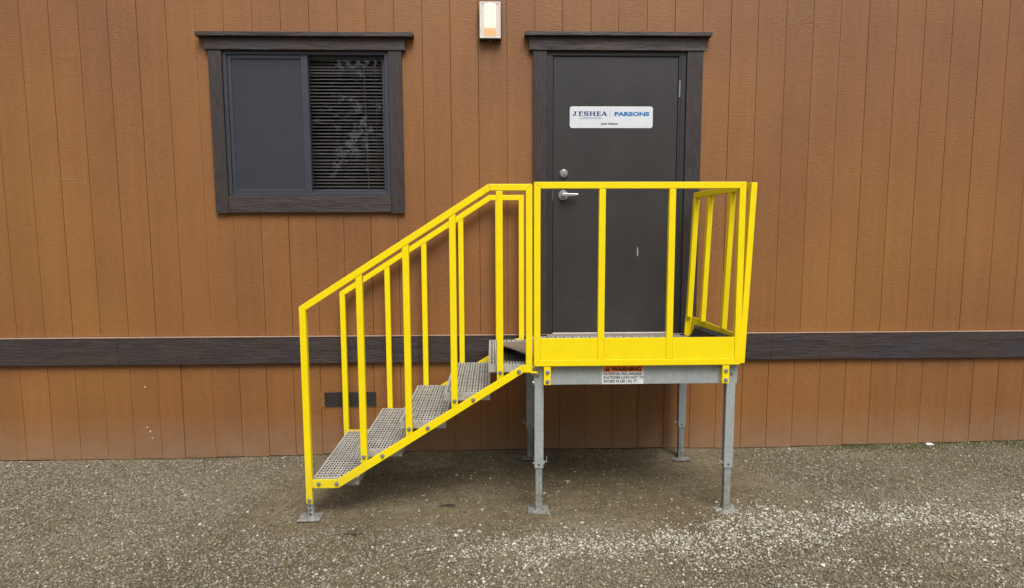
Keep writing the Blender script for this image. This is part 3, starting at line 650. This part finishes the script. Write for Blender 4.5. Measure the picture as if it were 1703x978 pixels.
def ribbed(u, v):       # rests on the deck and curls up against the side toe board
    t = v
    if t < .55: x, z = 29 + t / .55 * 9.4, .22
    else:
        a = (t - .55) / .45; hgt = 4.9 - 1.3 * u; x = 38.5 + 2.0 * math.sin(a * math.pi / 2); z = .22 + hgt * (1 - math.cos(a * math.pi / 2))
    return (x, -40.5 + u * 32.5, z)
mt = empty('rubber_mat', (36, -24, .2), 'black ribbed rubber mat with grey border curling up inside the right guard rail', 'mat')
def sub(v0, v1): return lambda u, v: ribbed(u, v0 + (v1 - v0) * v)
grid_sheet('mat_sheet', sub(0, .93), 20, 16, .16, RUB, RUB, mt); grid_sheet('border', sub(.93, 1.0), 20, 2, .2, RUBG, RUBG, mt)
g = G()
for k in range(26):
    t = .02 + k * .035; p = [ribbed(i / 10, t) for i in range(11)]; q_ = [ribbed(i / 10, t + .013) for i in range(11)]
    for i in range(10):
        off = Vector((-.1, 0, .1)); a, b, c, d = (Vector(p[i]) + off, Vector(p[i + 1]) + off, Vector(q_[i + 1]) + off, Vector(q_[i]) + off)
        lo = Vector((.11, 0, -.11)); g.add([a, b, c, d, a + lo, b + lo, c + lo, d + lo], [(0, 1, 2, 3), (0, 4, 5, 1), (3, 2, 6, 7)])
g.build('rib', m_flat('worn rib rubber', (.06, .06, .062), .6), mt)

# ------------------------------------------------------------------ loose stones (numpy, joined)
ICO = None
def ico():
    t = (1 + 5 ** .5) / 2; v = np.array([(-1, t, 0), (1, t, 0), (-1, -t, 0), (1, -t, 0), (0, -1, t), (0, 1, t), (0, -1, -t), (0, 1, -t), (t, 0, -1), (t, 0, 1), (-t, 0, -1), (-t, 0, 1)]) / math.sqrt(1 + t * t)
    f = np.array([(0, 11, 5), (0, 5, 1), (0, 1, 7), (0, 7, 10), (0, 10, 11), (1, 5, 9), (5, 11, 4), (11, 10, 2), (10, 7, 6), (7, 1, 8), (3, 9, 4), (3, 4, 2), (3, 2, 6), (3, 6, 8), (3, 8, 9), (4, 9, 5), (2, 4, 11), (6, 2, 10), (8, 6, 7), (9, 8, 1)]); return v, f
OV = np.array([(1, 0, 0), (0, 1, 0), (-1, 0, 0), (0, -1, 0), (0, 0, 1), (0, 0, -1)], float); OF = np.array([(0, 1, 4), (1, 2, 4), (2, 3, 4), (3, 0, 4), (1, 0, 5), (2, 1, 5), (3, 2, 5), (0, 3, 5)])
def stones(name, xs_, ys_, rad, mat, label, coarse=False, embed=.25):
    BV, BF = (OV, OF) if coarse else ico()
    n = len(xs_); k = len(BV); v = BV[None] * (1 + RNG.uniform(-.28, .28, (n, k, 1)))
    v = v * np.stack([RNG.uniform(.8, 1.4, n), RNG.uniform(.75, 1.2, n), RNG.uniform(.5, .85, n)], 1)[:, None, :]
    th = RNG.uniform(0, 6.283, n); c, s = np.cos(th), np.sin(th); tl = RNG.uniform(-.5, .5, n); ct, st = np.cos(tl), np.sin(tl)
    x, y, z = v[..., 0], v[..., 1], v[..., 2]; y, z = y * ct[:, None] - z * st[:, None], y * st[:, None] + z * ct[:, None]
    x, y = x * c[:, None] - y * s[:, None], x * s[:, None] + y * c[:, None]
    v = np.stack([x, y, z], 2) * rad[:, None, None]
    v[..., 0] += xs_[:, None]; v[..., 1] += ys_[:, None]; v[..., 2] += (zg(xs_, ys_) + rad * embed)[:, None]
    f = (BF[None] + (np.arange(n) * k)[:, None, None]).reshape(-1, 3)
    o = fastmesh(name, v.reshape(-1, 3) * S, f, mat); tag(o, label, 'gravel', kind='stuff'); return o
def scatter(n, dens, x0=-170, x1=165, ya=-112, yb=-.5):
    x = RNG.uniform(x0, x1, n); y = RNG.uniform(ya, yb, n); keep = RNG.random(n) < dens(x, y); return x[keep], y[keep]
def bare(x, y):         # packed bare dirt under and in front of the steps
    n = (vnoise(x, y, 9, 21) - .5) * 16
    return smooth(-80, -66, x + n) * (1 - smooth(44, 66, x + n)) * smooth(-58, -46, y + n * .5)
def band(x, y):         # pale gravel windrow at the right front
    n = (vnoise(x, y, 8, 22) - .5) * 9 + (vnoise(x, y, 30, 23) - .5) * 12
    c_ = np.interp(x, [-30, 0, 20, 60, 100, 160], [-66, -58, -56, -54, -52, -50]); hw = np.interp(x, [-30, 0, 40, 160], [3, 5, 7.5, 8])
    return np.exp(-((y - c_ + n) / hw) ** 2) * smooth(-40, 5, x) 
def d_grey(x, y):
    d = .95 * (1 - bare(x, y)) + .06; d *= .45 + .8 * vnoise(x, y, 5, 24); d *= np.where((x > 40) & (y > -38), .7, 1); return d
gx_, gy_ = scatter(230000, d_grey); r = .12 + .22 * RNG.random(len(gx_)) ** 1.3 + (RNG.random(len(gx_)) > .97) * .12
stones('gravel', gx_, gy_, r, ST_GREY, 'fine grey brown gravel worked into the dirt', coarse=True)
def d_pale(x, y):
    b = band(x, y); c2 = smooth(-62, -80, y) * .0 + smooth(-50, -70, y) * (.05 + .22 * smooth(.5, .75, vnoise(x, y, 7, 26))) * smooth(-75, -20, x)
    return np.clip(1.45 * b * (.35 + .8 * vnoise(x, y, 3.5, 25)) + c2 + .009 + .010 * (1 - bare(x, y)), 0, 1)
px_, py_ = scatter(140000, d_pale); r = .12 + .20 * RNG.random(len(px_)) ** 2.2 + (RNG.random(len(px_)) > .97) * .16
stones('pale_gravel', px_, py_, r, ST_PALE, 'loose whitish crushed gravel strewn in a strip at the right front')
# single pebbles the photo shows apart
PG = 'larger pale pebbles lying loose on the dirt around the steps'
for (xx, yy, rr, lb) in ((2.8, -48.5, .62, 'round white pebble on bare dirt just right of the front left leg'), (-1.5, -51.5, .58, 'grey-white pebble on dirt just in front of the front left leg'),
        (-25.5, -52, .75, 'flat pale pebble alone on the dirt between the stair foot and the front left leg'), (-21.0, -52.5, .5, 'small pale pebble beside the flat one in front of the stairs'),
        (-20.6, -40.8, .5, 'pale pebble on dark dirt under the top of the stair stringer'), (-34.8, -34, .45, 'small whitish pebble in the shade under the middle treads'),
        (27.5, -41.0, .42, 'small white pebble on dirt behind the front right leg'), (-37.5, -57, .6, 'speckled grey pebble in front of the stairs'),
        (-98, -28, .6, 'white pebble on the grey gravel below the left end of the window'), (-4.6, -30.5, .5, 'white pebble on dirt behind the front left leg')):
    BV, BF = ico(); v = BV * (1 + RNG.uniform(-.12, .12, (12, 1))) * np.array([rr * 1.2, rr * .9, rr * .65]); z0 = float(zg(np.array([xx]), np.array([yy]))[0])
    o = obj('pebble', v + np.array([xx, yy, z0 + rr * .35]), [tuple(map(int, q)) for q in BF], ST_PALE, smooth=True); tag(o, lb, 'pebble', PG)
    sb = o.modifiers.new('s', 'SUBSURF'); sb.levels = 1; sb.render_levels = 1
# twigs, scrap and moss
def twig(pts, label, r0=.1):
    g = G()
    for a, b in zip(pts[:-1], pts[1:]):
        A_ = Vector((*a, float(zg(np.array([a[0]]), np.array([a[1]]))[0]) + .2)); B_ = Vector((*b, float(zg(np.array([b[0]]), np.array([b[1]]))[0]) + .25)); g.cyl(A_, B_ - A_, r0, r0 * .8, (B_ - A_).length * 1.02, 6)
    tag(g.build('twig', TWIG), label, 'twig', 'dead twigs on the dirt')
twig([(-51.5, -52), (-49, -52.6), (-46.8, -51.8)], 'dark bent twig on dirt to the right of the stair foot', .13); twig([(-49.8, -52.4), (-48.6, -53.8)], 'short dark twig stub beside the bent twig', .1)
twig([(-31.5, -38), (-29, -37.2), (-27.5, -37.9), (-29.5, -38.6)], 'dark curled leaf stem in the shade under the stairs', .22)
tag(G().prism([(-1.7, 0), (1.6, .15), (1.3, .35), (-1.2, .5)], -.9, .9, fn=lambda a, b, c: (117 + .65 * a, -1.9 + .6 * b, .7 * c - 34.95 + .1 * b)).build('paper_scrap', LABELW), 'small white scrap lying against the skirting at far right', 'litter')
n = 9000; mx_ = RNG.uniform(66, 165, n); my_ = -np.abs(RNG.normal(0, 3.0, n)) - .2; kp = RNG.random(n) < smooth(66, 95, mx_) * (.25 + vnoise(mx_, my_, 6, 31)); mx_, my_ = mx_[kp], my_[kp]
mz = zg(mx_, my_); hh = RNG.uniform(.12, .5, len(mx_)); th = RNG.uniform(0, 6.28, len(mx_)); ww = .14
tri = np.stack([np.stack([mx_ - ww * np.cos(th), my_ - ww * np.sin(th), mz], 1), np.stack([mx_ + ww * np.cos(th), my_ + ww * np.sin(th), mz], 1), np.stack([mx_ + RNG.normal(0, .2, len(mx_)), my_ + RNG.normal(0, .2, len(mx_)), mz + hh], 1)], 1).reshape(-1, 3)
mo = fastmesh('moss', tri * S, np.arange(len(tri)).reshape(-1, 3), GRASS); tag(mo, 'thin green moss and grass sprouting along the wall base at right', 'moss', kind='stuff')

# ------------------------------------------------------------------ trees across the yard behind the camera (seen only as reflections in the window)
def leaf_cloud(n, h, rad):
    t = RNG.random(n); zc = h * (.16 + .84 * t); prof = np.sin(np.clip(t * .92 + .08, 0, 1) * np.pi) ** .6 * (1 - .35 * t)
    lob = 1 + .35 * np.sin(zc * .045 + 3 * RNG.random()) ; a = RNG.uniform(0, 6.283, n); rr = rad * prof * lob * np.sqrt(RNG.random(n)) * (.8 + .35 * np.sin(a * 3 + zc * .03))
    keep = vnoise(rr * np.cos(a), zc + rr * np.sin(a), 26, 40) > .16; a, rr, zc = a[keep], rr[keep], zc[keep]; k = len(a)
    c = np.stack([rr * np.cos(a), rr * np.sin(a), zc], 1); u = RNG.normal(0, 1, (k, 3)); u /= np.linalg.norm(u, axis=1)[:, None]; v = np.cross(u, RNG.normal(0, 1, (k, 3))); v /= np.linalg.norm(v, axis=1)[:, None]
    L = RNG.uniform(4, 8, k)[:, None]; return np.stack([c - u * L, c + v * L * .45, c + u * L, c - v * L * .45], 1).reshape(-1, 3)
LV = leaf_cloud(13000, 380, 120); lme = None
for k, (tx, ty, sc_) in enumerate(((-420, -640, 1.0), (-250, -600, .9), (-95, -680, 1.15), (60, -620, .85), (230, -660, 1.05), (400, -600, .95), (-600, -560, 1.1), (580, -560, 1.1))):
    tr_ = empty('yard_tree', (tx, ty, -37.3), ('dark leafy tree across the yard, %s' % ('far left of the middle', 'left of the steps', 'tall one facing the window', 'small one facing the door', 'tall one right of the landing', 'right of the middle', 'leftmost of the row', 'rightmost of the row')[k]), 'tree', 'trees across the yard')
    if lme is None:
        o = fastmesh('crown', LV * S, np.arange(len(LV)).reshape(-1, 4), LEAF); lme = o.data
        g = G(); g.cyl((0, 0, 0), (.02, 0, 1), 8, 4, 190, 10); g.cyl((2, 0, 100), (.5, .2, 1), 3.5, 1.5, 130, 7); g.cyl((2, 0, 80), (-.5, -.3, 1), 3.5, 1.4, 130, 7)
        tme = bpy.data.meshes.new('trunk'); tme.from_pydata([tuple(Vector(v) * S) for v in g.v], [], g.f); tme.materials.append(BARK)
    else: o = bpy.data.objects.new('crown', lme); C.objects.link(o)
    t2 = bpy.data.objects.new('trunk', tme); C.objects.link(t2)
    for q in (o, t2): q.parent = tr_
    tr_.scale = (sc_, sc_, sc_ * 1.05); tr_.rotation_euler = (0, 0, k * 1.3)
